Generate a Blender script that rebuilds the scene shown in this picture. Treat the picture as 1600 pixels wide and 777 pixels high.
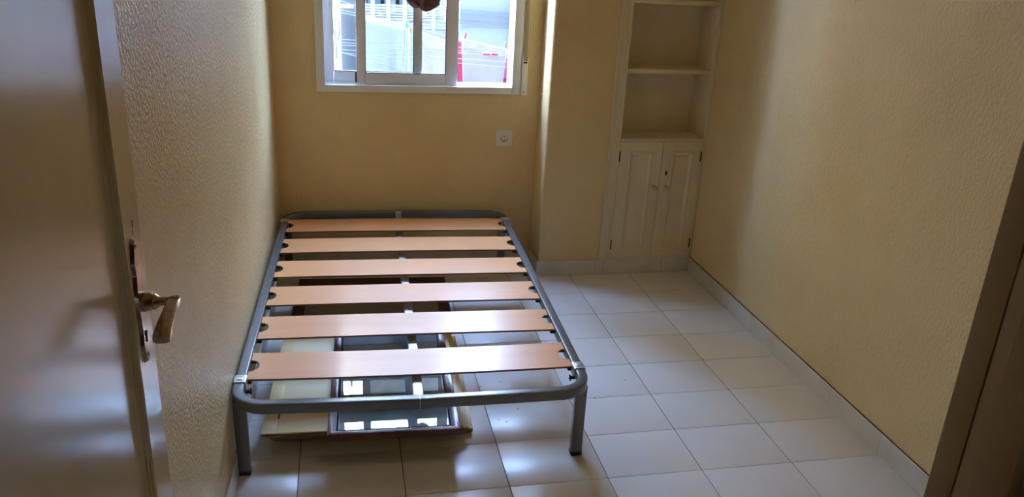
import bpy, bmesh, math, random
from mathutils import Vector, Matrix, noise
random.seed(7)
for o in list(bpy.data.objects): bpy.data.objects.remove(o)
S = bpy.context.scene
COL = S.collection
R_ = math.radians

# ---------------------------------------------------------------- camera
F, CX, CY, CZ = 1255.84, -1.4848, -3.5384, 1.6196
cam = bpy.data.objects.new('camera', bpy.data.cameras.new('camera'))
COL.objects.link(cam)
CR = (Matrix.Rotation(R_(-12.5106), 4, 'Z') @ Matrix.Rotation(R_(69.2725), 4, 'X') @ Matrix.Rotation(R_(3.0539), 4, 'Z'))
cam.matrix_world = Matrix.Translation((CX, CY, CZ)) @ CR
cam.data.sensor_fit = 'HORIZONTAL'; cam.data.sensor_width = 36
cam.data.lens = F / 1600 * 36; cam.data.clip_start = .02
S.camera = cam

def at(u, v, Y):                       # the world point seen at pixel (u, v) of the photograph at depth Y
    d = CR.to_3x3() @ Vector(((u - 800) / F, -(v - 388.5) / F, -1))
    t = (Y - CY) / d.y
    return Vector((CX, CY, CZ)) + d * t

# ---------------------------------------------------------------- world, sun, exposure
W = bpy.data.worlds.new('world'); S.world = W; W.use_nodes = True
wn = W.node_tree; wn.nodes.clear()
wo = wn.nodes.new('ShaderNodeOutputWorld'); bg = wn.nodes.new('ShaderNodeBackground')
# bright hazy summer sky: pale near the horizon, blue overhead
tcw = wn.nodes.new('ShaderNodeTexCoord'); sxw = wn.nodes.new('ShaderNodeSeparateXYZ'); rw = wn.nodes.new('ShaderNodeValToRGB')
wn.links.new(tcw.outputs['Generated'], sxw.inputs[0]); wn.links.new(sxw.outputs[2], rw.inputs[0])
rw.color_ramp.elements[0].position = 0; rw.color_ramp.elements[0].color = (.52, .69, 1.0, 1)
rw.color_ramp.elements[1].position = 1; rw.color_ramp.elements[1].color = (.30, .52, 1.0, 1)
wn.links.new(rw.outputs[0], bg.inputs[0])
wn.links.new(bg.outputs[0], wo.inputs[0])
bg.inputs[1].default_value = 6.0
sun = bpy.data.objects.new('sun', bpy.data.lights.new('sun', 'SUN')); COL.objects.link(sun)
sun.data.energy = 37.0; sun.data.angle = R_(.5); sun.data.color = (1, .93, .82)
sun.rotation_euler = (R_(50), 0, R_(-14))          # from behind our own building, onto the facade opposite
por = bpy.data.objects.new('window_portal', bpy.data.lights.new('window_portal', 'AREA')); COL.objects.link(por)
por.data.shape = 'RECTANGLE'; por.data.size = 1.0; por.data.size_y = 1.2
por.location = (-1.10, .60, 1.51); por.rotation_euler = (R_(-90), 0, 0); por.data.cycles.is_portal = True
S.view_settings.view_transform = 'Standard'; S.view_settings.look = 'None'
S.view_settings.exposure = 3.3; S.view_settings.gamma = 1; S.view_settings.use_curve_mapping = False
S.cycles.max_bounces = 14; S.cycles.diffuse_bounces = 8; S.cycles.glossy_bounces = 5; S.cycles.transmission_bounces = 8
S.cycles.sample_clamp_indirect = 6; S.cycles.caustics_reflective = False; S.cycles.caustics_refractive = False

# unseen warm fill light added below the ceiling to brighten the room
lamp = bpy.data.objects.new('ceiling_lamp_light', bpy.data.lights.new('ceiling_lamp_light', 'AREA')); COL.objects.link(lamp)
lamp.data.shape = 'DISK'; lamp.data.size = .5; lamp.data.energy = .12; lamp.data.color = (1, .80, .55); lamp.location = (-.75, -1.3, 2.42)

# ---------------------------------------------------------------- materials
def mat(name, col, rough=.5, metal=0, spec=.5, bump=None, var=None, trans=0, alpha=None, coat=0):
    """bump = (scale xyz, strength, distance, detail); var = (colour2, scale xyz, lo, hi)"""
    m = bpy.data.materials.new(name); m.use_nodes = True
    nt = m.node_tree; p = nt.nodes['Principled BSDF']
    p.inputs['Base Color'].default_value = (*col, 1); p.inputs['Roughness'].default_value = rough
    p.inputs['Metallic'].default_value = metal; p.inputs['Specular IOR Level'].default_value = spec
    p.inputs['Transmission Weight'].default_value = trans; p.inputs['Coat Weight'].default_value = coat
    p.inputs['Coat Roughness'].default_value = .15
    tc = nt.nodes.new('ShaderNodeTexCoord')
    def nz(scale, detail=3, rough_=.55):
        mp = nt.nodes.new('ShaderNodeMapping'); mp.inputs['Scale'].default_value = scale
        n = nt.nodes.new('ShaderNodeTexNoise'); n.inputs['Scale'].default_value = 1
        n.inputs['Detail'].default_value = detail; n.inputs['Roughness'].default_value = rough_
        nt.links.new(tc.outputs['Object'], mp.inputs[0]); nt.links.new(mp.outputs[0], n.inputs['Vector'])
        return n.outputs['Fac']
    if bump:
        b = nt.nodes.new('ShaderNodeBump'); b.inputs['Strength'].default_value = bump[1]; b.inputs['Distance'].default_value = bump[2]
        nt.links.new(nz(bump[0], bump[3]), b.inputs['Height']); nt.links.new(b.outputs[0], p.inputs['Normal'])
    if var:
        r = nt.nodes.new('ShaderNodeMapRange'); r.inputs[1].default_value = var[2]; r.inputs[2].default_value = var[3]
        nt.links.new(nz(var[1], 4), r.inputs[0])
        mx = nt.nodes.new('ShaderNodeMix'); mx.data_type = 'RGBA'
        mx.inputs[6].default_value = (*col, 1); mx.inputs[7].default_value = (*var[0], 1)
        nt.links.new(r.outputs[0], mx.inputs[0]); nt.links.new(mx.outputs[2], p.inputs['Base Color'])
    return m

WALL = (.72, .56, .295)
M = dict(
    wall=mat('plaster_cream', WALL, .5, bump=((130, 130, 70), .8, .005, 3), var=((.66, .495, .245), (2.5, 2.5, 2.5), .45, .8)),
    wall_gloss=mat('plaster_cream_gloss_left', WALL, .34, bump=((170, 170, 90), 1.0, .007, 2), var=((.66, .495, .245), (2.5, 2.5, 2.5), .45, .8)),
    ceil=mat('ceiling_paint', (.72, .66, .52), .8),
    hall=mat('hall_paint', (.42, .30, .16), .8),
    tile=mat('floor_tile_white', (.76, .74, .71), .30, spec=.8, bump=((60, 60, 60), .05, .001, 2), var=((.72, .70, .66), (5, 5, 5), .5, .85)),
    btile=mat('skirting_tile_white', (.64, .61, .55), .3, var=((.55, .50, .42), (8, 8, 8), .5, .8)),
    grout=mat('grout', (.10, .075, .055), .9),
    door=mat('door_cream_gloss', (.58, .475, .29), .2, spec=.8, bump=((25, 25, 4), .06, .002, 2), var=((.52, .42, .27), (3, 3, 1), .4, .8)),
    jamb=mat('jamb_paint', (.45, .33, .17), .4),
    cup=mat('cupboard_paint', (.72, .62, .42), .42, bump=((60, 60, 12), .12, .001, 2), var=((.64, .53, .34), (6, 6, 3), .4, .8)),
    brass=mat('brass', (.75, .58, .28), .22, metal=1),
    bronze=mat('aged_handle_metal', (.46, .31, .19), .2, metal=1, var=((.30, .19, .11), (60, 60, 60), .4, .7)),
    black=mat('black_rubber', (.012, .012, .012), .6),
    hole=mat('dark_hole', (.02, .015, .01), .9),
    rust=mat('rusty_hinge', (.08, .03, .015), .7, metal=.4),
    alu=mat('white_window_frame', (.74, .73, .72), .3),
    gasket=mat('gasket', (.01, .012, .018), .5),
    plastic=mat('ivory_plastic', (.76, .71, .62), .3),
    strap=mat('strap_fabric', (.36, .29, .19), .9, bump=((400, 20, 20), .3, .001, 1)),
    steel=mat('grey_painted_steel', (.14, .142, .142), .26, metal=.15, spec=.7, bump=((8, 8, 8), .05, .002, 2), var=((.13, .132, .132), (14, 14, 14), .4, .7)),
    silver=mat('silver_clamp', (.62, .60, .56), .32, metal=.7),
    beam=mat('galvanised_beam', (.50, .52, .54), .35, metal=.5),
    cream=mat('cream_board', (.88, .70, .34), .38, bump=((30, 30, 30), .08, .001, 2)),
    cream_in=mat('cream_board_panel', (.95, .83, .50), .35),
    cream_side=mat('cream_board_edge', (.34, .26, .15), .5, var=((.22, .15, .08), (20, 20, 20), .4, .7)),  # raw board edges, their brown deepened to stand in for shade
    maho=mat('mahogany_frame', (.16, .055, .045), .34, coat=.3, var=((.10, .03, .025), (40, 4, 40), .35, .7)),
    walnut=mat('dark_walnut', (.07, .035, .022), .4, var=((.045, .022, .014), (30, 4, 30), .35, .7)), panel_grey=mat('grey_card', (.30, .27, .24), .6),
    bead=mat('black_beading', (.012, .008, .008), .35),
    curtain=mat('mauve_curtain', (.27, .17, .17), .9, bump=((300, 300, 300), .3, .001, 1), var=((.12, .06, .065), (14, 14, 14), .35, .7)),
    sheet=mat('white_sheet', (.52, .52, .52), .9), sheet2=mat('cream_white_sheet', (.55, .55, .55), .9),
    sheet3=mat('pinkish_white_sheet', (.58, .51, .54), .9),
    red=mat('red_cloth', (.33, .035, .07), .9), pink=mat('pink_cloth', (.42, .10, .2), .9),
    line=mat('clothes_line', (.26, .27, .30), .6), wline=mat('white_line', (.8, .82, .84), .5),
    pred=mat('red_peg', (.75, .06, .09), .5), pyel=mat('yellow_peg', (.32, .32, .08), .5), pcy=mat('turquoise_peg', (.08, .3, .34), .5),
    farline=mat('far_line', (.035, .045, .06), .8),
    pole=mat('blue_grey_pole', (.13, .16, .21), .5),
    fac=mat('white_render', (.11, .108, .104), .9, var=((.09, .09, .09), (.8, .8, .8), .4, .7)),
    facg=mat('grey_render', (.25, .25, .26), .9),
    wpaint=mat('white_rail_paint', (.22, .225, .23), .5),
    dwin=mat('dark_panes', (.16, .20, .25), .15), tan=mat('tan_shutter', (.42, .32, .25), .7), greyc=mat('grey_blind', (.36, .35, .36), .8),
    pipe=mat('pale_pipe', (.66, .70, .70), .5), rusty=mat('brown_bracket', (.30, .15, .11), .8),
)
# glass: clear, thin panes
def glass(name, tint, refl=1.0):
    m = bpy.data.materials.new(name); m.use_nodes = True; nt = m.node_tree; nt.nodes.clear()
    o = nt.nodes.new('ShaderNodeOutputMaterial'); mx = nt.nodes.new('ShaderNodeMixShader')
    t = nt.nodes.new('ShaderNodeBsdfTransparent'); g = nt.nodes.new('ShaderNodeBsdfGlossy'); fr = nt.nodes.new('ShaderNodeLayerWeight')
    t.inputs[0].default_value = (*tint, 1); g.inputs['Roughness'].default_value = .01
    ml = nt.nodes.new('ShaderNodeMath'); ml.operation = 'MULTIPLY_ADD'; ml.inputs[1].default_value = .96 * refl; ml.inputs[2].default_value = .04 * refl
    pw_ = nt.nodes.new('ShaderNodeMath'); pw_.operation = 'POWER'; pw_.inputs[1].default_value = 5
    nt.links.new(fr.outputs['Facing'], pw_.inputs[0]); nt.links.new(pw_.outputs[0], ml.inputs[0]); nt.links.new(ml.outputs[0], mx.inputs[0])
    nt.links.new(t.outputs[0], mx.inputs[1]); nt.links.new(g.outputs[0], mx.inputs[2]); nt.links.new(mx.outputs[0], o.inputs[0])
    return m
M['glass'] = glass('window_glass', (.97, .985, .99))
M['pglass'] = glass('picture_glass', (.96, .975, .97), 1.6)

def wood(name, c1, c2, axis_scale, rough=.28):
    m = mat(name, c1, rough, spec=.5, coat=.1)
    nt = m.node_tree; p = nt.nodes['Principled BSDF']
    tc = nt.nodes.new('ShaderNodeTexCoord'); oi = nt.nodes.new('ShaderNodeObjectInfo')
    ad = nt.nodes.new('ShaderNodeVectorMath'); ad.operation = 'ADD'
    sc = nt.nodes.new('ShaderNodeVectorMath'); sc.operation = 'SCALE'; sc.inputs[0].default_value = (3, 7, 5)
    nt.links.new(oi.outputs['Random'], sc.inputs['Scale']); nt.links.new(tc.outputs['Object'], ad.inputs[0]); nt.links.new(sc.outputs[0], ad.inputs[1])
    mp = nt.nodes.new('ShaderNodeMapping'); mp.inputs['Scale'].default_value = axis_scale; nt.links.new(ad.outputs[0], mp.inputs[0])
    n = nt.nodes.new('ShaderNodeTexNoise'); n.inputs['Scale'].default_value = 1; n.inputs['Detail'].default_value = 6; n.inputs['Distortion'].default_value = .6
    nt.links.new(mp.outputs[0], n.inputs['Vector'])
    r = nt.nodes.new('ShaderNodeValToRGB'); r.color_ramp.elements[0].position = .32; r.color_ramp.elements[1].position = .72
    r.color_ramp.elements[0].color = (*c2, 1); r.color_ramp.elements[1].color = (*c1, 1)
    nt.links.new(n.outputs['Fac'], r.inputs[0]); nt.links.new(r.outputs[0], p.inputs['Base Color'])
    b = nt.nodes.new('ShaderNodeBump'); b.inputs['Strength'].default_value = .08; b.inputs['Distance'].default_value = .001
    nt.links.new(n.outputs['Fac'], b.inputs['Height']); nt.links.new(b.outputs[0], p.inputs['Normal'])
    return m
M['slat'] = wood('beech_slat', (.88, .43, .19), (.84, .39, .16), (1.4, 22, 22), .34)
M['slat_edge'] = mat('slat_edge', (.26, .10, .05), .5)
# picture print: a plain dim landscape of soft greens and greys
def print_mat():
    m = mat('faded_print', (.2, .22, .2), .6); nt = m.node_tree; p = nt.nodes['Principled BSDF']
    tc = nt.nodes.new('ShaderNodeTexCoord'); n = nt.nodes.new('ShaderNodeTexNoise'); n.inputs['Scale'].default_value = 7; n.inputs['Detail'].default_value = 5
    nt.links.new(tc.outputs['Object'], n.inputs['Vector'])
    sx = nt.nodes.new('ShaderNodeSeparateXYZ'); nt.links.new(tc.outputs['Object'], sx.inputs[0])
    a = nt.nodes.new('ShaderNodeMath'); a.operation = 'MULTIPLY_ADD'; a.inputs[1].default_value = -.75; a.inputs[2].default_value = 0.0
    nt.links.new(sx.outputs[1], a.inputs[0])
    s = nt.nodes.new('ShaderNodeMath'); s.operation = 'ADD'; nt.links.new(a.outputs[0], s.inputs[0]); nt.links.new(n.outputs['Fac'], s.inputs[1])
    r = nt.nodes.new('ShaderNodeValToRGB'); cr = r.color_ramp
    cr.elements[0].position = .2; cr.elements[0].color = (.02, .03, .03, 1)
    cr.elements[1].position = 1.0; cr.elements[1].color = (.34, .42, .45, 1)
    for q, c in ((.42, (.045, .06, .045)), (.55, (.10, .12, .085)), (.68, (.17, .20, .19)), (.8, (.27, .25, .20))):
        e = cr.elements.new(q); e.color = (*c, 1)
    nt.links.new(s.outputs[0], r.inputs[0]); nt.links.new(r.outputs[0], p.inputs['Base Color'])
    return m
M['print'] = print_mat()

# ---------------------------------------------------------------- mesh helpers
def box(bm, x0, x1, y0, y1, z0, z1, bev=0, seg=2, mi=0):
    t = bmesh.new()
    r = bmesh.ops.create_cube(t, size=1)
    for v in r['verts']:
        v.co = Vector(((x0 + x1) / 2 + v.co.x * (x1 - x0), (y0 + y1) / 2 + v.co.y * (y1 - y0), (z0 + z1) / 2 + v.co.z * (z1 - z0)))
    if bev: bmesh.ops.bevel(t, geom=t.edges[:], offset=bev, segments=seg, profile=.6, affect='EDGES')
    merge(bm, t, mi)
def merge(bm, t, mi=0, mtx=None):
    if mtx: bmesh.ops.transform(t, matrix=mtx, verts=t.verts)
    me = bpy.data.meshes.new('tmp')
    for f in t.faces: f.material_index = mi
    t.to_mesh(me); t.free(); bm.from_mesh(me); bpy.data.meshes.remove(me)
def cyl(bm, p0, p1, r0, r1=None, seg=16, mi=0, caps=True):
    p0, p1 = Vector(p0), Vector(p1); d = p1 - p0
    t = bmesh.new()
    bmesh.ops.create_cone(t, cap_ends=caps, segments=seg, radius1=r0, radius2=r0 if r1 is None else r1, depth=d.length)
    q = Vector((0, 0, 1)).rotation_difference(d.normalized())
    merge(bm, t, mi, Matrix.Translation((p0 + p1) / 2) @ q.to_matrix().to_4x4())
def lathe(bm, prof, origin, axis, seg=24, mi=0):
    """prof = [(radius, distance along axis)]"""
    q = Vector((0, 0, 1)).rotation_difference(Vector(axis).normalized()).to_matrix()
    rings = []
    for r, h in prof:
        rings.append([bm.verts.new(Vector(origin) + q @ Vector((r * math.cos(2 * math.pi * k / seg), r * math.sin(2 * math.pi * k / seg), h))) for k in range(seg)])
    for a, b in zip(rings, rings[1:]):
        for k in range(seg):
            f = bm.faces.new((a[k], a[(k + 1) % seg], b[(k + 1) % seg], b[k])); f.material_index = mi
    bm.faces.new(rings[0][::-1]); bm.faces.new(rings[-1])
def sweep(bm, path, prof, up=(0, 0, 1), closed=False, mi=0):
    """prof = [(side, up)] cross-section swept along path"""
    up = Vector(up); pts = [Vector(p) for p in path]; n = len(pts); rings = []
    for i, p in enumerate(pts):
        if closed: d = pts[(i + 1) % n] - pts[i - 1]
        else: d = pts[min(i + 1, n - 1)] - pts[max(i - 1, 0)]
        d.normalize(); s = d.cross(up).normalized(); u = s.cross(d).normalized()
        rings.append([bm.verts.new(p + s * a + u * b) for a, b in prof])
    k = len(prof)
    for i in range(n if closed else n - 1):
        a, b = rings[i], rings[(i + 1) % n]
        for j in range(k):
            f = bm.faces.new((a[j], a[(j + 1) % k], b[(j + 1) % k], b[j])); f.material_index = mi
    if not closed:
        bm.faces.new(rings[0][::-1]); bm.faces.new(rings[-1])
def rrect(w, h, r, n=3):
    out = []
    for cx, cy, a in ((w / 2 - r, h / 2 - r, 0), (-w / 2 + r, h / 2 - r, 90), (-w / 2 + r, -h / 2 + r, 180), (w / 2 - r, -h / 2 + r, 270)):
        for k in range(n + 1):
            t = R_(a + 90 * k / n); out.append((cx + r * math.cos(t), cy + r * math.sin(t)))
    return out
def prism(bm, outline, z0, z1, mi_side=0, mi_top=0):
    """outline in xy, extruded between z0 and z1"""
    a = [bm.verts.new((x, y, z0)) for x, y in outline]; b = [bm.verts.new((x, y, z1)) for x, y in outline]
    n = len(a)
    for i in range(n):
        f = bm.faces.new((a[i], a[(i + 1) % n], b[(i + 1) % n], b[i])); f.material_index = mi_side
    f = bm.faces.new(a[::-1]); f.material_index = mi_top
    f = bm.faces.new(b); f.material_index = mi_top
def build(name, bm, m, parent=None, smooth=True, ang=35):
    bmesh.ops.recalc_face_normals(bm, faces=bm.faces)
    me = bpy.data.meshes.new(name); bm.to_mesh(me); bm.free()
    for k in (m if isinstance(m, (list, tuple)) else [m]): me.materials.append(M[k])
    o = bpy.data.objects.new(name, me); COL.objects.link(o)
    if smooth:
        for p in me.polygons: p.use_smooth = True
        me.set_sharp_from_angle(angle=R_(ang))
    if parent: o.parent = parent
    return o
def B(): return bmesh.new()
def empty(name, loc=(0, 0, 0), rz=0):
    o = bpy.data.objects.new(name, None); COL.objects.link(o); o.location = loc; o.rotation_euler = (0, 0, rz); o.empty_display_size = .05
    return o
def tag(o, label=None, cat=None, group=None, kind=None):
    if label: o['label'] = label
    if cat: o['category'] = cat
    if group: o['group'] = group
    if kind: o['kind'] = kind
    return o
def struct(o, label, cat): return tag(o, label, cat, kind='structure')
def copy_tree(o, parent=None):
    c = o.copy(); COL.objects.link(c)
    if parent: c.parent = parent
    for ch in o.children: copy_tree(ch, c)
    return c
def simple(name, m, parent, *boxes, bev=0):
    b = B()
    for q in boxes: box(b, *q, bev=bev)
    return build(name, b, m, parent)

# ================================================================= SETTING
YB = .464            # window wall
YP = .240            # pillar face
XR = .342            # right wall
YF = -3.0            # doorway wall, room side
ZC = 2.5
def xl(y): return -1.806 - .02 * (YB - y)     # left wall, slightly out of square

# floor
fb = B(); box(fb, -2.0, 0.9, -4.6, YB + .02, -.12, -.0025)
floor = struct(build('floor', fb, 'grout'), 'white ceramic tiled floor of the room with thin dark joints', 'floor')
TX, TY = .33, .24393
cache = {}
xs = [-1.98 + TX * k for k in range(8)]
for i in range(len(xs) - 1):
    for k in range(-2, 18):
        x0, x1 = max(xs[i], -1.90), xs[i + 1]; y1, y0 = -k * TY, -(k + 1) * TY
        y1 = min(y1, YB + .01)
        if y1 - y0 < .02: continue
        if x1 > .3: x1 = .338
        key = (round(x1 - x0, 3), round(y1 - y0, 3))
        if key not in cache:
            b = B(); g = .0013
            box(b, g, x1 - x0 - g, g, y1 - y0 - g, -.009, 0, bev=.0016, seg=2)
            o = build('floor_tile', b, 'tile', floor); cache[key] = o.data
        else:
            o = bpy.data.objects.new('floor_tile', cache[key]); COL.objects.link(o); o.parent = floor
        o.location = (x0, y0, random.uniform(-.0003, .0003)); o.rotation_euler = (random.uniform(-.0007, .0007), random.uniform(-.0007, .0007), 0)

# walls
def wall_mesh(name, outline, z0, z1, m):
    b = B(); prism(b, outline, z0, z1); return build(name, b, m, smooth=False)
struct(wall_mesh('wall_left', [(xl(YB + .12), YB + .12), (xl(YF), YF), (xl(YF) - .12, YF), (xl(YB) - .12, YB + .12)], 0, ZC, 'wall_gloss'),
       'left wall in glossy rough cream plaster beside the bed', 'wall')
struct(wall_mesh('wall_right', [(XR, YB + .12), (XR + .12, YB + .12), (XR + .12, YF), (XR, YF)], 0, ZC, 'wall'),
       'right wall in cream plaster above a white tile skirting', 'wall')
WX0, WX1, WZ0, WZ1 = -1.590, -.612, .925, 2.10     # hole for the window
b = B()
box(b, -2.0, WX0, YB, YB + .12, 0, ZC); box(b, WX1, XR + .0, YB, YB + .12, 0, ZC)
box(b, WX0, WX1, YB, YB + .12, 0, WZ0); box(b, WX0, WX1, YB, YB + .12, WZ1, ZC)
struct(build('wall_back', b, 'wall', smooth=False), 'cream back wall with the window and the socket', 'wall')
b = B()
pr = [(-.178, YP), (-.178, YB), (-.496, YB)]
for k in range(7):
    a = R_(180 + 90 * k / 6); pr.append((-.502 + .014 + .014 * math.cos(a), YP + .014 + .014 * math.sin(a)))
prism(b, pr, 0, ZC)
struct(build('wall_pillar', b, 'wall'), 'cream plaster pillar between the window wall and the cupboard', 'pillar')
b = B(); box(b, -2.1, .9, -4.6, YB + .12, ZC, ZC + .1)
struct(build('ceiling', b, 'ceil', smooth=False), 'plain pale ceiling above the room', 'ceiling')
# doorway wall and passage behind the camera
DX0, DX1, DZ = -1.862, -.938, 2.06
b = B()
box(b, -2.0, DX0, YF - .12, YF, 0, ZC); box(b, DX1, XR + .12, YF - .12, YF, 0, ZC); box(b, DX0, DX1, YF - .12, YF, DZ, ZC)
struct(build('wall_front', b, 'wall', smooth=False), 'cream wall around the doorway, right of the open door', 'wall')
b = B()
box(b, -2.1, -2.0, -4.6, YF, 0, ZC); box(b, .8, .9, -4.6, YF, 0, ZC); box(b, -2.1, .9, -4.7, -4.6, 0, ZC)
box(b, XR + .12, .9, YF - .12, YF, 0, ZC)
struct(build('wall_passage', b, 'hall', smooth=False), 'dim passage walls behind the doorway', 'wall')
# right jamb of the doorway (trim_1): lining with rebate, stop and hall-side casing
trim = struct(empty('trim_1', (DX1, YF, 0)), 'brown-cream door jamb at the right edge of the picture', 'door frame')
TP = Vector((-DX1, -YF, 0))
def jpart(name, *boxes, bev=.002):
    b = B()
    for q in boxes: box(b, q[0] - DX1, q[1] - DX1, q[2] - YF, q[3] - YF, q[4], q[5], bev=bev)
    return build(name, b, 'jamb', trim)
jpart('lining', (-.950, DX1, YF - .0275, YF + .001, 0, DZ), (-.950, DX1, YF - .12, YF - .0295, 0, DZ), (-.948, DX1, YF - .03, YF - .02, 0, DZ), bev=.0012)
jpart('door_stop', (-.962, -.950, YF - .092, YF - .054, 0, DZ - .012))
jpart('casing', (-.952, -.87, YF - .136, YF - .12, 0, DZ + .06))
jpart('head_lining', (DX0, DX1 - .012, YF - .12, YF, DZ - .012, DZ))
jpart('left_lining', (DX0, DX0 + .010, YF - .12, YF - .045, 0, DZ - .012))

# skirting tiles
def skirting(name, label, pieces, base):
    """pieces: list of outlines in xy"""
    root = struct(empty(name, base), label, 'skirting')
    for pc in pieces:
        b = B(); prism(b, [(x - base[0], y - base[1]) for x, y in pc], 0, .082)
        bmesh.ops.bevel(b, geom=b.edges[:], offset=.0012, segments=1, affect='EDGES')
        build('skirting_tile', b, 'btile', root, smooth=False)
    return root
pc = []; y = YP - .006
js = [y, -.187, -.505, -.822, -1.144, -1.458] + [-1.458 - .32 * k for k in range(1, 6)] + [YF]
for a, c in zip(js, js[1:]):
    if a - c > .01: pc.append([(.334, c + .0006), (XR, c + .0006), (XR, a - .0006), (.334, a - .0006)])
bb = skirting('baseboard_right', 'white tile skirting running along the right wall', pc, (XR, -1.3, 0))
b = B(); pts = []
for k in range(120):
    y = YP - .01 - (YP - .01 - YF) * k / 119
    pts.append((-.0012, y + 1.3, .0832 + .0012 * noise.noise(Vector((y * 14, 0, 0)))))
sweep(b, pts, [(.0016, .0018), (-.0016, .0018), (-.0016, -.0014), (.0016, -.0014)])
build('dirty_sealant', b, 'rust', bb)
pc = []; js = [YB - .009 - .31 * k for k in range(12)]
for a, c in zip(js, js[1:]):
    c = max(c, YF)
    if a - c > .02: pc.append([(xl(c) + .008, c + .0006), (xl(c), c + .0006), (xl(a), a - .0006), (xl(a) + .008, a - .0006)][::-1])
skirting('baseboard_left', 'white tile skirting along the left wall behind the bed', pc, (-1.82, -.8, 0))
pc = []; js = [-1.80, -1.49, -1.17, -.85, -.512]
for a, c in zip(js, js[1:]): pc.append([(a + .0006, YB - .008), (c - .0006, YB - .008), (c - .0006, YB), (a + .0006, YB)])
skirting('baseboard_back', 'white tile skirting under the window behind the bed head', pc, (-1.2, YB, 0))
pc = [[(a + .0008, YP - .008), (c - .0008, YP - .008), (c - .0008, YP), (a + .0008, YP)] for a, c in ((-.512, -.192), (-.192, -.150), (-.150, .178), (.178, .334))]
pc.append([(-.512, YP - .0075), (-.504, YP - .0005), (-.502, YB - .009), (-.510, YB - .009)])
skirting('baseboard_pillar', 'white tile skirting around the pillar and below the cupboard', pc, (-.1, YP, 0))

# ---------------------------------------------------------------- window
win = struct(empty('window_1', (-1.1, YB, .912)), 'white sliding window over the bed, its right part open', 'window')
WO = Vector((-1.1, YB, .912))
def wpart(name, m, boxes, parent=win, bev=.002, label=None):
    b = B()
    for q in boxes: box(b, q[0] - WO.x, q[1] - WO.x, q[2] - WO.y, q[3] - WO.y, q[4] - WO.z, q[5] - WO.z, bev=bev)
    o = build(name, b, m, parent)
    if label: o['label'] = label
    return o
fx0, fx1, fz0, fz1 = -1.602, -.600, .910, 2.12
wpart('outer_frame', 'alu', [
    (fx0, -1.561, .449, .470, fz0, fz1), (-.645, fx1, .449, .470, fz0, fz1), (-1.5612, -.6448, .449, .470, fz0, .943), (-1.5612, -.6448, .449, .470, 2.08, fz1),
    (WX0 + .001, -1.565, .470, .560, WZ0 + .001, WZ1 - .001), (-.640, WX1 - .001, .470, .560, WZ0 + .001, WZ1 - .001),
    (-1.565, -.640, .470, .560, WZ0 + .001, .938), (-1.565, -.640, .470, .560, 2.085, WZ1 - .001)])
wpart('track', 'alu', [(-1.562, -.643, .4725, .4755, .937, .947), (-1.562, -.643, .505, .508, .937, .947), (-1.562, -.643, .538, .541, .937, .952)], bev=0)
def sash(x0, x1, y0, y1, z0, z1, st_l, st_r, rail, label):
    s = wpart('sash', 'alu', [(x0, x0 + st_l, y0, y1, z0, z1), (x1 - st_r, x1, y0, y1, z0, z1),
                              (x0 + st_l + .0006, x1 - st_r - .0006, y0, y1, z0, z0 + rail), (x0 + st_l + .0006, x1 - st_r - .0006, y0, y1, z1 - rail, z1)], label=label)
    a, c, d, e = x0 + st_l, x1 - st_r, z0 + rail, z1 - rail; g = .0035; ym = (y0 + y1) / 2
    wpart('gasket', 'gasket', [(a, a + g, ym - .011, ym + .011, d, e), (c - g, c, ym - .011, ym + .011, d, e), (a + g, c - g, ym - .011, ym + .011, d, d + g), (a + g, c - g, ym - .011, ym + .011, e - g, e)], parent=s, bev=0)
    wpart('pane', 'glass', [(a + .001, c - .001, ym - .002, ym + .002, d + .001, e - .001)], parent=s, bev=0)
    return s
si = sash(-1.411, -.919, .477, .503, .945, 2.08, .041, .058, .052, 'inner sliding sash standing in the middle of the window')
so = sash(-1.563, -1.092, .510, .536, .947, 2.08, .042, .040, .052, 'outer sliding sash at the left, behind the inner one')
wpart('rubber_stop', 'black', [(-1.419, -1.4115, .476, .486, .952, 1.004)], bev=.001)
# shutter strap and winder
sw = tag(empty('shutter_strap_winder', (-.594, YB, .907)), 'ivory strap winder at the lower right corner of the window', 'strap winder')
def spart(name, m, boxes, bev=.002, parent=sw):
    b = B()
    for q in boxes: box(b, q[0] + .594, q[1] + .594, q[2] - YB, q[3] - YB, q[4] - .907, q[5] - .907, bev=bev)
    return build(name, b, m, parent)
spart('winder_box', 'plastic', [(-.599, -.570, .438, .4635, .907, 1.078), (-.599, -.594, .438, .4635, 1.078, 1.10), (-.574, -.570, .438, .4635, 1.078, 1.10)], bev=.002)
spart('roller', 'black', [(-.594, -.575, .4365, .450, 1.066, 1.0745)], bev=.001)
spart('screw', 'rust', [(-.588, -.583, .4365, .440, .921, .926)], bev=.001)
spart('strap', 'strap', [(-.592, -.577, .444, .4455, 1.070, 2.30)], bev=0)
spart('cord_guide', 'plastic', [(-.5985, -.5955, .452, .4635, 1.10, 2.15)], bev=.001)

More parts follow.
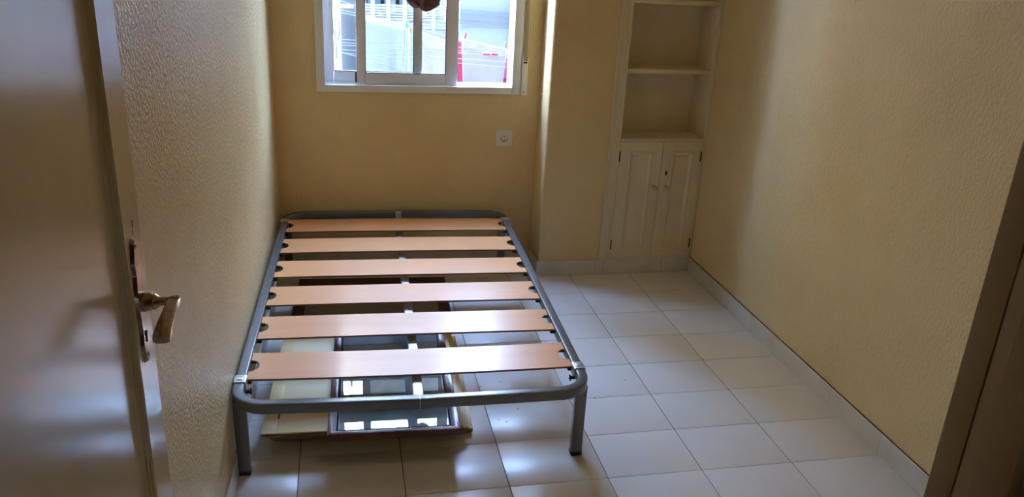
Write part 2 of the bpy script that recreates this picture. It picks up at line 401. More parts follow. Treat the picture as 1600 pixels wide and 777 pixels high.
# ---------------------------------------------------------------- open door at the left
DFX = -1.810; DY1 = -2.218; DY0 = -2.985; DT = .034
door = struct(empty('door_1', (DFX - DT, DY0, 0)), 'glossy cream panelled door standing open at the left', 'door')
DO = Vector((DFX - DT, DY0, 0))
b = B()
SY0, SY1 = DY0 + .10, -2.316       # panel field
SZ0, SZ1 = .22, 1.90
for q in ((DFX - DT, DFX, DY0, SY0, .008, 2.045), (DFX - DT, DFX, SY1, DY1, .008, 2.045), (DFX - DT, DFX, SY0, SY1, .008, SZ0), (DFX - DT, DFX, SY0, SY1, SZ1, 2.045)):
    box(b, q[0] - DO.x, q[1] - DO.x, q[2] - DO.y, q[3] - DO.y, q[4], q[5])
bmesh.ops.remove_doubles(b, verts=b.verts, dist=1e-5)
build('leaf', b, 'door', door, smooth=False)
b = B(); box(b, DFX - .028 - DO.x, DFX - .0145 - DO.x, SY0 - DO.y, SY1 - DO.y, SZ0, SZ1)
build('panel', b, 'door', door, smooth=False)
b = B(); cs = [(SY0, SZ0), (SY1, SZ0), (SY1, SZ1), (SY0, SZ1)]
pf = [(0, -.0005), (.0015, -.003), (.002, -.0065), (.005, -.0072), (.0055, -.0115), (.0085, -.0145), (0, -.0145)]     # inset, depth
rings = []
for (yy, zz), (sy, sz) in zip(cs, ((1, 1), (-1, 1), (-1, -1), (1, -1))):
    rings.append([b.verts.new((DFX + d - DO.x, yy + sy * i - DO.y, zz + sz * i)) for i, d in pf])
for k in range(4):
    a, c = rings[k], rings[(k + 1) % 4]
    for j in range(len(pf) - 1): b.faces.new((a[j], a[j + 1], c[j + 1], c[j]))
tag(build('panel_moulding', b, 'door', door, ang=20), 'narrow stepped moulding round the door panel')
# handle plate with waisted, scalloped outline
plate_y, plate_z = -2.284, 1.058
out = []
half = [(.000, -.108), (.006, -.106), (.010, -.098), (.012, -.088), (.017, -.080), (.019, -.070), (.015, -.058), (.0145, -.045), (.018, -.034), (.020, -.018), (.020, 0)]
half += [(x, -z) for x, z in half[-2::-1]]
pts = half + [(-x, z) for x, z in half[-2:0:-1]]
b = B()
def yz_prism(b, pts, x0, x1):
    A = [b.verts.new((x0 - DO.x, plate_y + p - DO.y, plate_z + q)) for p, q in pts]
    C = [b.verts.new((x1 - DO.x, plate_y + p * .86 - DO.y, plate_z + q * .97)) for p, q in pts]
    n = len(A)
    for i in range(n): b.faces.new((A[i], A[(i + 1) % n], C[(i + 1) % n], C[i]))
    b.faces.new(A); b.faces.new(C)
yz_prism(b, pts, DFX, DFX + .006)
pl = build('handle_plate', b, 'bronze', door, ang=50)
b = B(); cyl(b, (DFX + .0055 - DO.x, plate_y - DO.y, plate_z - .055), (DFX + .0075 - DO.x, plate_y - DO.y, plate_z - .055), .0045)
box(b, DFX + .0055 - DO.x, DFX + .0074 - DO.x, plate_y - .002 - DO.y, plate_y + .002 - DO.y, plate_z - .070, plate_z - .055)
build('keyhole', b, 'hole', pl)
b = B()
for dz in (.094, -.094): lathe(b, [(.0035, 0), (.0035, .001), (.002, .0022)], (DFX + .0055 - DO.x, plate_y - DO.y, plate_z + dz), (1, 0, 0), 12)
build('screw', b, 'bronze', pl)
b = B()
lathe(b, [(.016, .004), (.0165, .008), (.0155, .018), (.013, .022), (.0135, .026), (.010, .030), (.0075, .034), (.007, .046), (.009, .052), (.009, .060), (.006, .0625)], (DFX - DO.x, plate_y - DO.y, plate_z), (1, 0, 0), 24)
lv = [(0, 0, .0095, .0065), (-.015, .0005, .0098, .006), (-.035, -.001, .0100, .0055), (-.06, -.003, .0108, .0052), (-.085, -.008, .0120, .0052), (-.100, -.013, .0126, .006), (-.106, -.016, .0120, .0055)]
prev = None
for dy, dz, hx, hz in lv:
    ring = [b.verts.new((DFX + .054 + a * hx - .0012 * abs(dy) * 10 - DO.x, plate_y + dy - DO.y, plate_z + dz + c * hz)) for a, c in ((-1, -.5), (-.6, -1), (.6, -1), (1, -.5), (1, .5), (.6, 1), (-.6, 1), (-1, .5))]
    if prev:
        for k in range(8): b.faces.new((prev[k], prev[(k + 1) % 8], ring[(k + 1) % 8], ring[k]))
    else: b.faces.new(ring)
    prev = ring
b.faces.new(prev[::-1])
tag(build('lever_handle', b, 'bronze', door, ang=45), 'worn bronze lever handle pointing at the viewer')
b = B()      # paint chips on the stile
for (yy, zz, s) in ((-2.262, 1.182, .004), (-2.266, 1.170, .0025), (-2.264, 1.138, .003)):
    for k in range(3):
        lathe(b, [(s * random.uniform(.5, 1), 0), (s * .4, .0006)], (DFX - DO.x, yy + random.uniform(-s, s) * .5 - DO.y, zz + (k - 1) * s * 1.1), (1, 0, 0), 7)
build('paint_chip', b, 'rust', door)
b = B()
for zz in (.25, 1.05, 1.82): cyl(b, (-.002 + DT, -.004, zz), (-.002 + DT, -.004, zz + .09), .006)
build('hinge', b, 'brass', door)

# ================================================================= CUPBOARD
cup = tag(empty('built_in_cupboard', (.08, YP, .082)), 'cream built-in cupboard with open shelves over two panelled doors', 'cupboard')
CO = Vector((.08, YP, .082))
def cpart(name, boxes, m='cup', parent=cup, bev=.0025, label=None):
    b = B()
    for q in boxes: box(b, q[0] - CO.x, q[1] - CO.x, q[2] - CO.y, q[3] - CO.y, q[4] - CO.z, q[5] - CO.z, bev=bev)
    o = build(name, b, m, parent)
    if label: o['label'] = label
    return o
CT = 2.30
cpart('casing', [(-.179, -.121, .228, YP, .0835, CT)], bev=.001)
cpart('casing_bead', [(-.178, -.166, .222, .229, .0835, CT), (-.136, -.122, .224, .229, .0835, CT)], bev=.003)
cpart('side_panel', [(-.177, -.116, YP + .0005, .435, .0835, CT)], bev=0)
cpart('side_panel', [(.325, XR - .0005, .2335, .435, .0835, CT)], bev=.002)
cpart('back_panel', [(-.116, .325, .425, .435, .0835, CT)], bev=0)
for z in (1.058, 1.388, 1.72, 2.05): cpart('shelf', [(-.1155, .3245, .236 if z > 1.3 else .250, .4245, z, z + .021)])
cpart('counter', [(-.1165, .3265, .226, .4248, .7205, .737)], bev=.003)
cpart('bottom_rail', [(-.1205, .3245, .230, .26, .083, .0935)], bev=.001)
cpart('bottom_board', [(-.1155, .3245, .2605, .4245, .085, .0945)], bev=0)
def cdoor(x0, x1, px0, px1, hinge_left, label):
    z0, z1 = .0945, .7185
    b = B()
    fy0, fy1 = .230, .248
    pz0, pz1 = .150, .664
    for q in ((x0, px0, z0, z1), (px1, x1, z0, z1), (px0, px1, z0, pz0), (px0, px1, pz1, z1)):
        box(b, q[0] - CO.x, q[1] - CO.x, fy0 - CO.y, fy1 - CO.y, q[2] - CO.z, q[3] - CO.z)
    bmesh.ops.remove_doubles(b, verts=b.verts, dist=1e-5)
    d = build('door', b, 'cup', cup, smooth=False); d['label'] = label
    # raised moulding frame and inset field
    prof = [(-.004, 0), (-.001, -.004), (.004, -.0045), (.010, .001), (.016, .007)]       # inset, depth (+ into the door)
    b = B(); rr = []
    for (xx, zz), (sx, sz) in zip(((px0, pz0), (px1, pz0), (px1, pz1), (px0, pz1)), ((1, 1), (-1, 1), (-1, -1), (1, -1))):
        rr.append([b.verts.new((xx + sx * i - CO.x, fy0 + dd - CO.y, zz + sz * i - CO.z)) for i, dd in prof])
    for k in range(4):
        a, c = rr[k], rr[(k + 1) % 4]
        for j in range(len(prof) - 1): b.faces.new((a[j], a[j + 1], c[j + 1], c[j]))
    b.faces.new([r[-1] for r in rr])
    build('raised_panel', b, 'cup', d, ang=20)
    for zc in (.643, .168):
        b = B(); hx = x0 + .001 if hinge_left else x1 - .001
        cyl(b, (hx - CO.x, fy0 - .002 - CO.y, zc - .026 - CO.z), (hx - CO.x, fy0 - .002 - CO.y, zc + .026 - CO.z), .0035, seg=10)
        build('hinge', b, 'rust', d)
    return d
dl = cdoor(-.1195, .1105, -.062, .056, True, 'left cupboard door with raised panel')
dr = cdoor(.1125, .3240, .167, .276, False, 'right cupboard door with a dark keyhole plate')
for d, kx in ((dl, .083), (dr, .152)):
    b = B(); lathe(b, [(.010, 0), (.010, .0015), (.005, .003), (.0045, .009), (.009, .013), (.0118, .018), (.0110, .023), (.007, .027), (.002, .0285)], (kx - CO.x, .230 - CO.y, .482 - CO.z), (0, -1, 0), 20)
    build('knob', b, 'brass', d)
b = B(); t = bmesh.new(); bmesh.ops.create_uvsphere(t, u_segments=12, v_segments=8, radius=1)
merge(b, t, 0, Matrix.Translation((.143 - CO.x, .2295 - CO.y, .556 - CO.z)) @ Matrix.Diagonal((.0065, .002, .013, 1)))
build('keyhole_plate', b, 'rust', dr)
cpart('screw_head', [(.312, .318, .405, .411, .737, .7395)], m='rust', bev=.001)

# ================================================================= SOCKET
so_ = tag(empty('wall_socket', (-.671, YB, .683)), 'square ivory wall socket under the right end of the window', 'socket')
b = B(); sweep(b, [(0, 0, 0), (0, -.006, 0), (0, -.009, 0)], rrect(.086, .086, .012, 4), up=(0, 0, 1)); build('cover_plate', b, 'plastic', so_)
b = B(); sweep(b, [(0, -.0088, 0), (0, -.0115, 0)], rrect(.066, .066, .009, 4), up=(0, 0, 1))
build('inner_plate', b, 'plastic', so_)
b = B(); n = 28
ra = [[b.verts.new((r * math.cos(2 * math.pi * k / n), y, r * math.sin(2 * math.pi * k / n))) for k in range(n)] for r, y in ((.0215, -.0118), (.020, -.0128), (.0185, -.0118), (.0185, -.0116))]
for a, c in zip(ra, ra[1:]):
    for k in range(n): b.faces.new((a[k], a[(k + 1) % n], c[(k + 1) % n], c[k]))
build('socket_rim', b, 'plastic', so_)
b = B()
for k in range(10):         # dark discs painted in as the shadow arc of the well, then the holes
    a0 = R_(195 + 15 * k); cyl(b, (.0165 * math.cos(a0), -.0117, .0165 * math.sin(a0)), (.0165 * math.cos(a0), -.0122, .0165 * math.sin(a0)), .0022, seg=8)
for x, z, r in ((0, .010, .003), (0, -.009, .003), (.018, 0, .003), (-.0165, 0, .0025)): cyl(b, (x, -.0116, z), (x, -.0124, z), r, seg=12)
cyl(b, (0, -.0117, .001), (0, -.0123, .001), .0014, seg=8)
build('socket_holes_and_shade', b, 'hole', so_)

# ================================================================= BED BASE
bed = tag(empty('slatted_bed_base', (-1.25, -.47, 0), R_(-1.7)), 'grey steel bed base with six wide beech slats, standing against the left wall', 'bed base')
ZT = .303; PW, PH = .033, .035; ZM = ZT - PH / 2; HU = .563 - PW / 2
prof = rrect(PW, PH, .005, 3)
for s in (-1, 1):
    b = B(); sweep(b, [(s * HU, -.745, ZM), (s * HU, 0, ZM), (s * HU, .762, ZM)], prof); build('side_rail', b, 'steel', bed)
for e, ln in ((-1, 'foot'), (1, 'head')):
    path = []; r = .095; V = .905 if e < 0 else .900
    def arc(cx, cy, a0, a1, n=12): return [(cx + r * math.cos(R_(a0 + (a1 - a0) * k / n)), cy + r * math.sin(R_(a0 + (a1 - a0) * k / n))) for k in range(n + 1)]
    L = [(-HU, .765)] + arc(-HU + r, V - r, 180, 90) + [(-.25, V + .006), (0, V + .010), (.25, V + .006)] + arc(HU - r, V - r, 90, 0) + [(HU, .765)]
    path = [(x, e * y, ZM) for x, y in L]
    b = B(); sweep(b, path, prof); tag(build('end_rail', b, 'steel', bed), ln + ' rail bent round both corners')
    for s in (-1, 1):
        b = B(); sweep(b, [(s * HU, e * .742, ZM), (s * HU, e * .786, ZM)], rrect(PW + .006, PH + .006, .004, 3))
        box(b, s * HU - .009, s * HU + .009, e * .764 - .010, e * .764 + .010, ZT + .0028, ZT + .0052, bev=.002)
        build('corner_clamp', b, 'silver', bed)
        b = B(); sweep(b, [(s * (HU - .004), e * .83, .012), (s * (HU - .004), e * .83, ZM - PH / 2 + .002)], rrect(.038, .030, .004, 3), up=(0, 1, 0))
        lg = build('leg', b, 'steel', bed)
        b = B(); box(b, s * (HU - .004) - .0195, s * (HU - .004) + .0195, e * .83 - .0155, e * .83 + .0155, 0, .016, bev=.002); build('rubber_foot', b, 'black', lg)
        b = B(); cyl(b, (s * (HU - PW / 2 - .004), e * .800, ZM - .006), (s * (HU - PW / 2 - .020), e * .800, ZM - .006), .006, seg=12)
        for k in range(4):
            a = R_(45 + 90 * k); cyl(b, (s * (HU - PW / 2 - .018), e * .800, ZM - .006), (s * (HU - PW / 2 - .020), e * .800 + .010 * math.cos(a), ZM - .006 + .010 * math.sin(a)), .003, seg=8)
        build('wing_nut', b, 'black', bed)
b = B(); sweep(b, [(.005, -.893, ZM - .024), (.005, 0, ZM - .024), (.005, .893, ZM - .024)], rrect(.033, .022, .003, 2)); build('centre_beam', b, 'beam', bed)
b = B(); box(b, -.006, .022, .876, .8935, ZM - .020, ZT + .0012, bev=.002); tag(build('beam_bracket', b, 'beam', bed), 'bracket joining the centre beam to the head rail')
b = B(); box(b, .0042, .0058, -.9325, -.897, ZM - .0178, ZT + .0005); build('rail_joint', b, 'beam', bed)
# slats
def slat(v, w, bow):
    b = B(); U = HU - PW / 2 - .001; th = .007; nr, nd = .037, .030
    ends = []
    for k in range(9):
        a = R_(90 - 180 * k / 8); ends.append((U - nd * math.cos(a), nr * math.sin(a)))
    out = [(U, w / 2)] + [(x, y) for x, y in ends] + [(U, -w / 2)]
    mid = [(U * t, -w / 2) for t in (.75, .5, .25, 0, -.25, -.5, -.75)]
    lft = [(-x, -y) for x, y in out]
    full = out + mid + lft + [(-x, -y) for x, y in mid]
    def z(x): return bow * (1 - (x / U) ** 2)
    A = [b.verts.new((x, y, z(x) - th)) for x, y in full]; C = [b.verts.new((x, y, z(x))) for x, y in full]; n = len(A)
    for i in range(n):
        f = b.faces.new((A[i], A[(i + 1) % n], C[(i + 1) % n], C[i])); f.material_index = 1
    # strips: left end, middle quads, right end
    no = len(out); nm = len(mid)
    for V_ in (A, C):
        rt = list(V_[:no]); bot = list(V_[no:no + nm]); lf = list(V_[no + nm:2 * no + nm]); top = list(V_[2 * no + nm:])
        b.faces.new(rt + [bot[0], top[-1]])
        for k in range(nm - 1): b.faces.new((bot[k], bot[k + 1], top[nm - 2 - k], top[nm - 1 - k]))
        b.faces.new([bot[-1]] + lf + [top[0]])
    o = build('slat', b, ['slat', 'slat_edge'], bed, ang=30)
    o.location = (0, v, ZT - .006)
    for s in (-1, 1):           # dark holders inside the rails
        for e_ in (-1, 1):
            hb = B(); box(hb, s * (U + .001) - (.014 if s > 0 else 0), s * (U + .001) + (0 if s > 0 else .014), e_ * .066 - .014, e_ * .066 + .014, -.022, -.0085, bev=.002)
            build('slat_holder', hb, 'black', o)
    return o
for v, bw in ((.708, .002), (.434, .003), (.160, .001), (-.115, .001), (-.390, .001), (-.668, -.006)): slat(v, .174, bw)

# ================================================================= BOARDS UNDER THE BED
def cup_board(name, label, x0, x1, y0, y1, z0, th, detail):
    root = tag(empty(name, ((x0 + x1) / 2, (y0 + y1) / 2, z0), R_(-2.6)), label, 'panel', 'cream cupboard doors piled under the bed')
    w, l = x1 - x0, y1 - y0; sw_, rb = .046, .068
    b = B()
    for q in ((-w / 2, -w / 2 + sw_, -l / 2, l / 2), (w / 2 - sw_, w / 2, -l / 2, l / 2), (-w / 2 + sw_, w / 2 - sw_, -l / 2, -l / 2 + rb), (-w / 2 + sw_, w / 2 - sw_, l / 2 - rb, l / 2)):
        box(b, *q, .0165, th - .0008, bev=.0015)
    box(b, -w / 2 + .004, w / 2 - .004, -l / 2 + .004, l / 2 - .004, .0155, .0170)
    build('board_frame', b, 'cream', root)
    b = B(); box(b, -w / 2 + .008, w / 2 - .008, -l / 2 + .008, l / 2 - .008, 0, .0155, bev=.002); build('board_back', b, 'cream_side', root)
    b = B(); box(b, -w / 2 + sw_ - .004, w / 2 - sw_ + .004, -l / 2 + rb - .004, l / 2 - rb + .004, .0171, th - .003); build('inset_panel', b, 'cream_in', root, smooth=False)
    b = B()
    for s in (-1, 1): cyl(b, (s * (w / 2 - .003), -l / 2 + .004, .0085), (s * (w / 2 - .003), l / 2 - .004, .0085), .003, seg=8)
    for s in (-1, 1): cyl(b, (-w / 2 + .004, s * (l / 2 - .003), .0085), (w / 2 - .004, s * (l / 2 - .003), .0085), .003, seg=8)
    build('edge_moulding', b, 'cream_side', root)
    if detail:
        b = B(); box(b, -w / 2 + sw_ - .002, -w / 2 + sw_ + .003, -l / 2 + .085, -l / 2 + .125, th - .0015, th + .0002, bev=.001)
        build('slot_mark', b, 'rust', root)
    return root
zz = 0
for i, (x0, x1, y0, y1, lab) in enumerate((
    (-1.728, -1.045, -1.140, -.43, 'cream panelled board at the very bottom of the pile, reaching furthest right'),
    (-1.733, -1.065, -1.165, -.42, 'cream panelled board lying second from the bottom of the pile'),
    (-1.740, -1.087, -1.185, -.44, 'cream panelled board just under the topmost one'),
    (-1.752, -1.109, -1.222, -.43, 'topmost cream panelled board under the bed, below the framed picture'))):
    cup_board('cupboard_board', lab, x0, x1, y0, y1, zz, .0232, i == 3); zz += .0234

# framed picture on the pile
PXC, PYC = -1.330, -.928
pic = tag(empty('framed_picture', (PXC, PYC, zz + .0105), R_(-2.0)), 'glazed picture in a dark mahogany frame lying on the cream boards', 'picture')
pic.rotation_euler.x = R_(1.6)
pw, plen, fwid, fth = .432, .72, .034, .024
b = B(); rr = []
prof_ = [(0, 0), (0, .018), (.003, .023), (.010, .024), (.020, .0225), (.026, .019), (.026, 0)]
for sx, sy in ((-1, -1), (1, -1), (1, 1), (-1, 1)):
    rr.append([b.verts.new((sx * (pw / 2 - i), sy * (plen / 2 - i), z)) for i, z in prof_])
for k in range(4):
    a, c = rr[k], rr[(k + 1) % 4]
    for j in range(len(prof_)): b.faces.new((a[j], a[(j + 1) % len(prof_)], c[(j + 1) % len(prof_)], c[j]))
build('frame', b, 'maho', pic, ang=30)
b = B(); ix, iy = pw / 2 - .031, plen / 2 - .031
def bead(x, y):
    t = bmesh.new(); bmesh.ops.create_icosphere(t, subdivisions=1, radius=.0036); merge(b, t, 0, Matrix.Translation((x, y, .0165)))
n = int(2 * ix / .0085)
for k in range(n + 1):
    for s in (-1, 1): bead(-ix + 2 * ix * k / n, s * iy)
n = int(2 * iy / .0085)
for k in range(1, n):
    for s in (-1, 1): bead(s * ix, -iy + 2 * iy * k / n)
for s in (-1, 1):
    box(b, s * (pw / 2 - .031) - .0055, s * (pw / 2 - .031) + .0055, -plen / 2 + .0255, plen / 2 - .0255, .004, .0145)
    box(b, -pw / 2 + .0255, pw / 2 - .0255, s * (plen / 2 - .031) - .0055, s * (plen / 2 - .031) + .0055, .004, .0145)
build('beaded_edge', b, 'bead', pic)
b = B(); box(b, -pw / 2 + .035, pw / 2 - .035, -plen / 2 + .035, plen / 2 - .035, .0010, .0090); build('print', b, 'print', pic, smooth=False)
b = B(); box(b, -pw / 2 + .0345, pw / 2 - .0345, -plen / 2 + .0345, plen / 2 - .0345, .0100, .0120); build('glass', b, 'pglass', pic, smooth=False)

# second framed panel, lying flat under the head half of the bed
p2 = tag(empty('brown_framed_picture', (-1.368, -.075, 0), R_(-2.6)), 'wide dark brown frame with grey card, flat on the floor under the farther slats', 'picture')
w2, l2 = .71, .53
b = B(); rr = []
pf2 = [(0, 0), (0, .030), (.006, .040), (.05, .043), (.085, .036), (.095, .030), (.095, 0)]
for sx, sy in ((-1, -1), (1, -1), (1, 1), (-1, 1)):
    rr.append([b.verts.new((sx * (w2 / 2 - i * (1 if True else 1) * (.55)), sy * (l2 / 2 - i * 1.25), z)) for i, z in pf2])
for k in range(4):
    a, c = rr[k], rr[(k + 1) % 4]
    for j in range(len(pf2)): b.faces.new((a[j], a[(j + 1) % len(pf2)], c[(j + 1) % len(pf2)], c[j]))
build('frame', b, 'walnut', p2, ang=30)
b = B(); box(b, -w2 / 2 + .053, w2 / 2 - .053, -l2 / 2 + .119, l2 / 2 - .119, .002, .028); build('panel', b, 'panel_grey', p2, smooth=False)

# specks of dirt on the floor
b = B()
k = 0
for (x, y) in ((-.93, -1.10), (-.985, -.845), (-.90, -.82), (-.87, -1.02), (-.955, -1.08), (-.395, -.86), (-.56, -.98), (-1.755, -1.09), (-.83, -.95)):
    r = random.uniform(.0015, .003)
    t = bmesh.new(); bmesh.ops.create_icosphere(t, subdivisions=1, radius=r); merge(b, t, 0, Matrix.Translation((x, y, .0004 + r * .45)) @ Matrix.Diagonal((1, 1, .5, 1)))
tag(build('dirt_specks', b, 'hole'), 'scattered dark specks of dirt on the white floor tiles', 'dirt', kind='stuff')

# ================================================================= CURTAIN
cur = tag(empty('knotted_curtain', (-1.102, .38, 1.31)), 'mauve-brown curtain tied up in a bunch in front of the window', 'curtain')
b = B(); nth, nz_ = 120, 60; rings = []
for j in range(nz_):
    t = j / (nz_ - 1)
    ring = []
    for i in range(nth):
        a = 2 * math.pi * i / nth; ca, sa = math.cos(a), math.sin(a)
        if t < .3: base = .088 * (1 - (1 - t / .3) ** 3.2) ** (1 / 2.2)
        elif t < .55: base = .088
        else: base = .088 - .066 * ((t - .55) / .45) ** .8
        q = Vector((ca * 1.3, sa * 1.3, t * 2.4))
        f = noise.noise(q * 1.7 + Vector((3, 1, 7)))
        g = 1 - abs(noise.noise(Vector((ca * 2 + t * 2.2, sa * 2, t * 4.5 + ca)) * 1.9)) * 2.2       # ridged folds
        h = 1 - abs(noise.noise(Vector((ca * 3.1, sa * 3.1 + t * 3, t * 7 - 2 * ca)) * 2.1)) * 2
        rr_ = base * (1.04 + .22 * f - .42 * (1 - g) * min(1, t * 9) - .14 * (1 - h))
        z = .24 * t + .014 * f * min(1, t * 8) + .010 * (g - .6) * min(1, t * 8)
        z += .010 * (math.cos(3 * a + .6) - .3) * max(0, 1 - t * 4) * min(1, rr_ / .05)
        x = rr_ * 1.04 * ca
        if ca < -.3 and t < .35: z += .018 * (-ca - .3)
        ring.append(b.verts.new((x, rr_ * .58 * sa, z)))
    rings.append(ring)
for a_, c_ in zip(rings, rings[1:]):
    for i in range(nth): b.faces.new((a_[i], a_[(i + 1) % nth], c_[(i + 1) % nth], c_[i]))
b.faces.new(rings[0]); b.faces.new(rings[-1])
build('knot', b, 'curtain', cur, ang=60)
b = B(); rings = []
for j in range(12):
    t = j / 11; ring = []
    for i in range(48):
        a = 2 * math.pi * i / 48; rr_ = (.017 + .006 * t) * (1 + .2 * math.sin(9 * a + 2 * t))
        ring.append(b.verts.new((rr_ * 1.2 * math.cos(a), (.014) * (1 + .3 * math.sin(9 * a)) * math.sin(a), .22 + .67 * t)))
    rings.append(ring)
for a_, c_ in zip(rings, rings[1:]):
    for i in range(48): b.faces.new((a_[i], a_[(i + 1) % 48], c_[(i + 1) % 48], c_[i]))
build('hanging_cloth', b, 'curtain', cur, ang=60)
rod = tag(empty('curtain_rod', (-1.1, .38, 2.21)), 'slim white curtain rod above the window', 'curtain rod')
b = B(); cyl(b, (-.6, 0, 0), (.55, 0, 0), .010); build('rod', b, 'plastic', rod)
for sx in (-.52, .48):
    b = B(); box(b, sx - .008, sx + .008, .008, YB - .38, -.008, .008, bev=.002); build('rod_bracket', b, 'plastic', rod)

# ================================================================= OUTSIDE
b = B(); y0, y1 = YB + .121, YB + .24
box(b, -6, WX0 + .01, y0, y1, -7, 5.5); box(b, WX1 - .01, 6, y0, y1, -7, 5.5); box(b, WX0 + .01, WX1 - .01, y0, y1, -7, WZ0 - .01); box(b, WX0 + .01, WX1 - .01, y0, y1, WZ1 + .02, 5.5)
# (thin skin flush with the opening)
struct(build('wall_exterior', b, 'fac', smooth=False), 'outer face of the house around the window', 'wall')
b = B(); box(b, -9, 9, YB, 12, -7.2, -7); struct(build('ground_outside', b, 'facg', smooth=False), 'grey courtyard ground far below the window', 'ground')

fac = tag(empty('apartment_building', (0, 5, -7)), 'white apartment building across the courtyard with a slatted balcony', 'building')
def fpart(name, boxes, m, parent=fac, bev=0, label=None):
    b = B()
    for q in boxes: box(b, q[0], q[1], q[2] - 5, q[3] - 5, q[4] + 7, q[5] + 7, bev=bev)
    o = build(name, b, m, parent, smooth=False)
    if label: o['label'] = label
    return o
FT = 4.1
fpart('wall', [(-7, -3.3, 5.0, 5.4, -7, 9.5)], 'fac', label='tall left wing')
fpart('wall', [(-3.3, -1.33, 5.0, 5.4, -7, FT)], 'fac')
fpart('wall', [(-1.33, -.36, 5.6, 5.9, -7, FT)], 'fac')
fpart('wall', [(-.36, 7, 4.35, 5.4, -7, 3.0)], 'fac')
fpart('roof', [(-1.33, -.36, 4.35, 5.6, FT - .15, FT)], 'fac')
fpart('balcony_slab', [(-1.33, -.36, 4.4, 5.6, .40, .80)], 'fac')
fpart('balcony_slab', [(-1.33, -.36, 4.4, 5.6, 3.2, 3.4)], 'fac')
for k, (x0, x1, mm) in enumerate(((-1.33, -1.205, 'greyc'), (-1.195, -1.06, 'dwin'), (-1.02, -.96, 'dwin'), (-.95, -.90, 'tan'), (-.86, -.72, 'dwin'), (-.70, -.56, 'greyc'), (-.54, -.37, 'greyc'))):
    fpart('window_panel', [(x0, x1, 5.45, 5.58, .85, 2.9)], mm)
for x in (-1.178, -1.032, -.876, -.60, -.455): fpart('balcony_post', [(x - .018, x + .018, 4.46, 4.50, .80, 3.2)], 'wpaint')
for z in (.815, .848, .888, .912, .936, .962, .985, 1.010): fpart('balcony_bar', [(-1.325, -.365, 4.47, 4.49, z, z + (.016 if z > .86 else .010))], 'wpaint')
fpart('window_panel', [(-3.2, -2.2, 4.99, 5.01, 1.6, 3.0)], 'dwin'); fpart('window_panel', [(.8, 1.8, 4.34, 4.36, 1.6, 3.0)], 'dwin')
fpart('drain_pipe', [(.20, .235, 4.30, 4.35, -7, FT)], 'pole', label='thin blue-grey drain pipe at the right')

# laundry hung outside the window
def cloth(name, label, cat, tl, tr, drop, m, Y, nx=26, nzr=20, wave=.010, seed=0, sag=.006, taper=0, group=None, fold=0):
    b = B(); g = []
    for j in range(nzr + 1):
        t = j / nzr; row = []
        for i in range(nx + 1):
            s = i / nx; x = tl[0] + (tr[0] - tl[0]) * s; zt = tl[1] + (tr[1] - tl[1]) * s - sag * 4 * s * (1 - s)
            x += taper * t * (s - .5)
            y = Y + wave * (math.sin(s * 9 + seed + t * 1.5) * t + .5 * noise.noise(Vector((s * 3 + seed, t * 2, seed))) * min(1, t * 3))
            row.append(b.verts.new((x, y, zt - drop * t)))
        g.append(row)
    if fold:
        gg = []
        for j in range(7):
            row = []
            for i in range(nx + 1):
                s = i / nx; x = tl[0] + (tr[0] - tl[0]) * s; zt = tl[1] + (tr[1] - tl[1]) * s - sag * 4 * s * (1 - s)
                row.append(b.verts.new((x, Y - .012 - .004 * math.sin(s * 11), zt - fold * (.6 + .4 * math.sin(s * 3)) * j / 6)))
            gg.append(row)
        for j in range(6):
            for i in range(nx): b.faces.new((gg[j][i], gg[j][i + 1], gg[j + 1][i + 1], gg[j + 1][i]))
        for i in range(nx): b.faces.new((g[0][i], g[0][i + 1], gg[0][i + 1], gg[0][i]))
    for j in range(nzr):
        for i in range(nx): b.faces.new((g[j][i], g[j][i + 1], g[j + 1][i + 1], g[j + 1][i]))
    o = build(name, b, m, ang=70); md = o.modifiers.new('thick', 'SOLIDIFY'); md.thickness = .0016
    tag(o, label, cat, group)
    return o
cloth('bed_sheet', 'white sheet hanging outside behind the middle of the window, left of the pole', 'sheet', (-1.375, 1.178), (-1.098, 1.129), 1.0, 'sheet', 1.62, seed=1, wave=.02, sag=.002)
cloth('bed_sheet', 'white sheet hanging outside just right of the blue-grey pole', 'sheet', (-1.072, 1.106), (-.79, 1.020), 1.0, 'sheet2', 1.64, seed=3, wave=.02, sag=.004, fold=.075)
cloth('bed_sheet', 'pinkish-white sheet hanging in the open right part of the window', 'sheet', (-.800, 1.098), (-.528, 1.043), .55, 'sheet3', 1.20, seed=5, wave=.010, sag=.006, fold=.055, taper=-.075)
cloth('red_cloth', 'narrow red cloth behind the left edge of the pinkish sheet', 'cloth', (-.835, 1.080), (-.765, 1.075), .6, 'red', 1.235, nx=6, seed=2, wave=.004)
cloth('red_cloth', 'red and pink cloth behind the right edge of the pinkish sheet', 'cloth', (-.565, .992), (-.478, .988), .6, 'red', 1.235, nx=6, seed=4, wave=.004)
cloth('pink_cloth', 'bright pink cloth at the far right of the window opening', 'cloth', (-.575, .990), (-.480, .986), .115, 'pink', 1.222, nx=6, seed=4, wave=.003)
b = B(); cyl(b, at(637, 30, 1.66), at(632, 130, 1.66), .006); tag(build('hanging_pole', b, 'pole'), 'blue-grey pole between the two white sheets', 'pole')
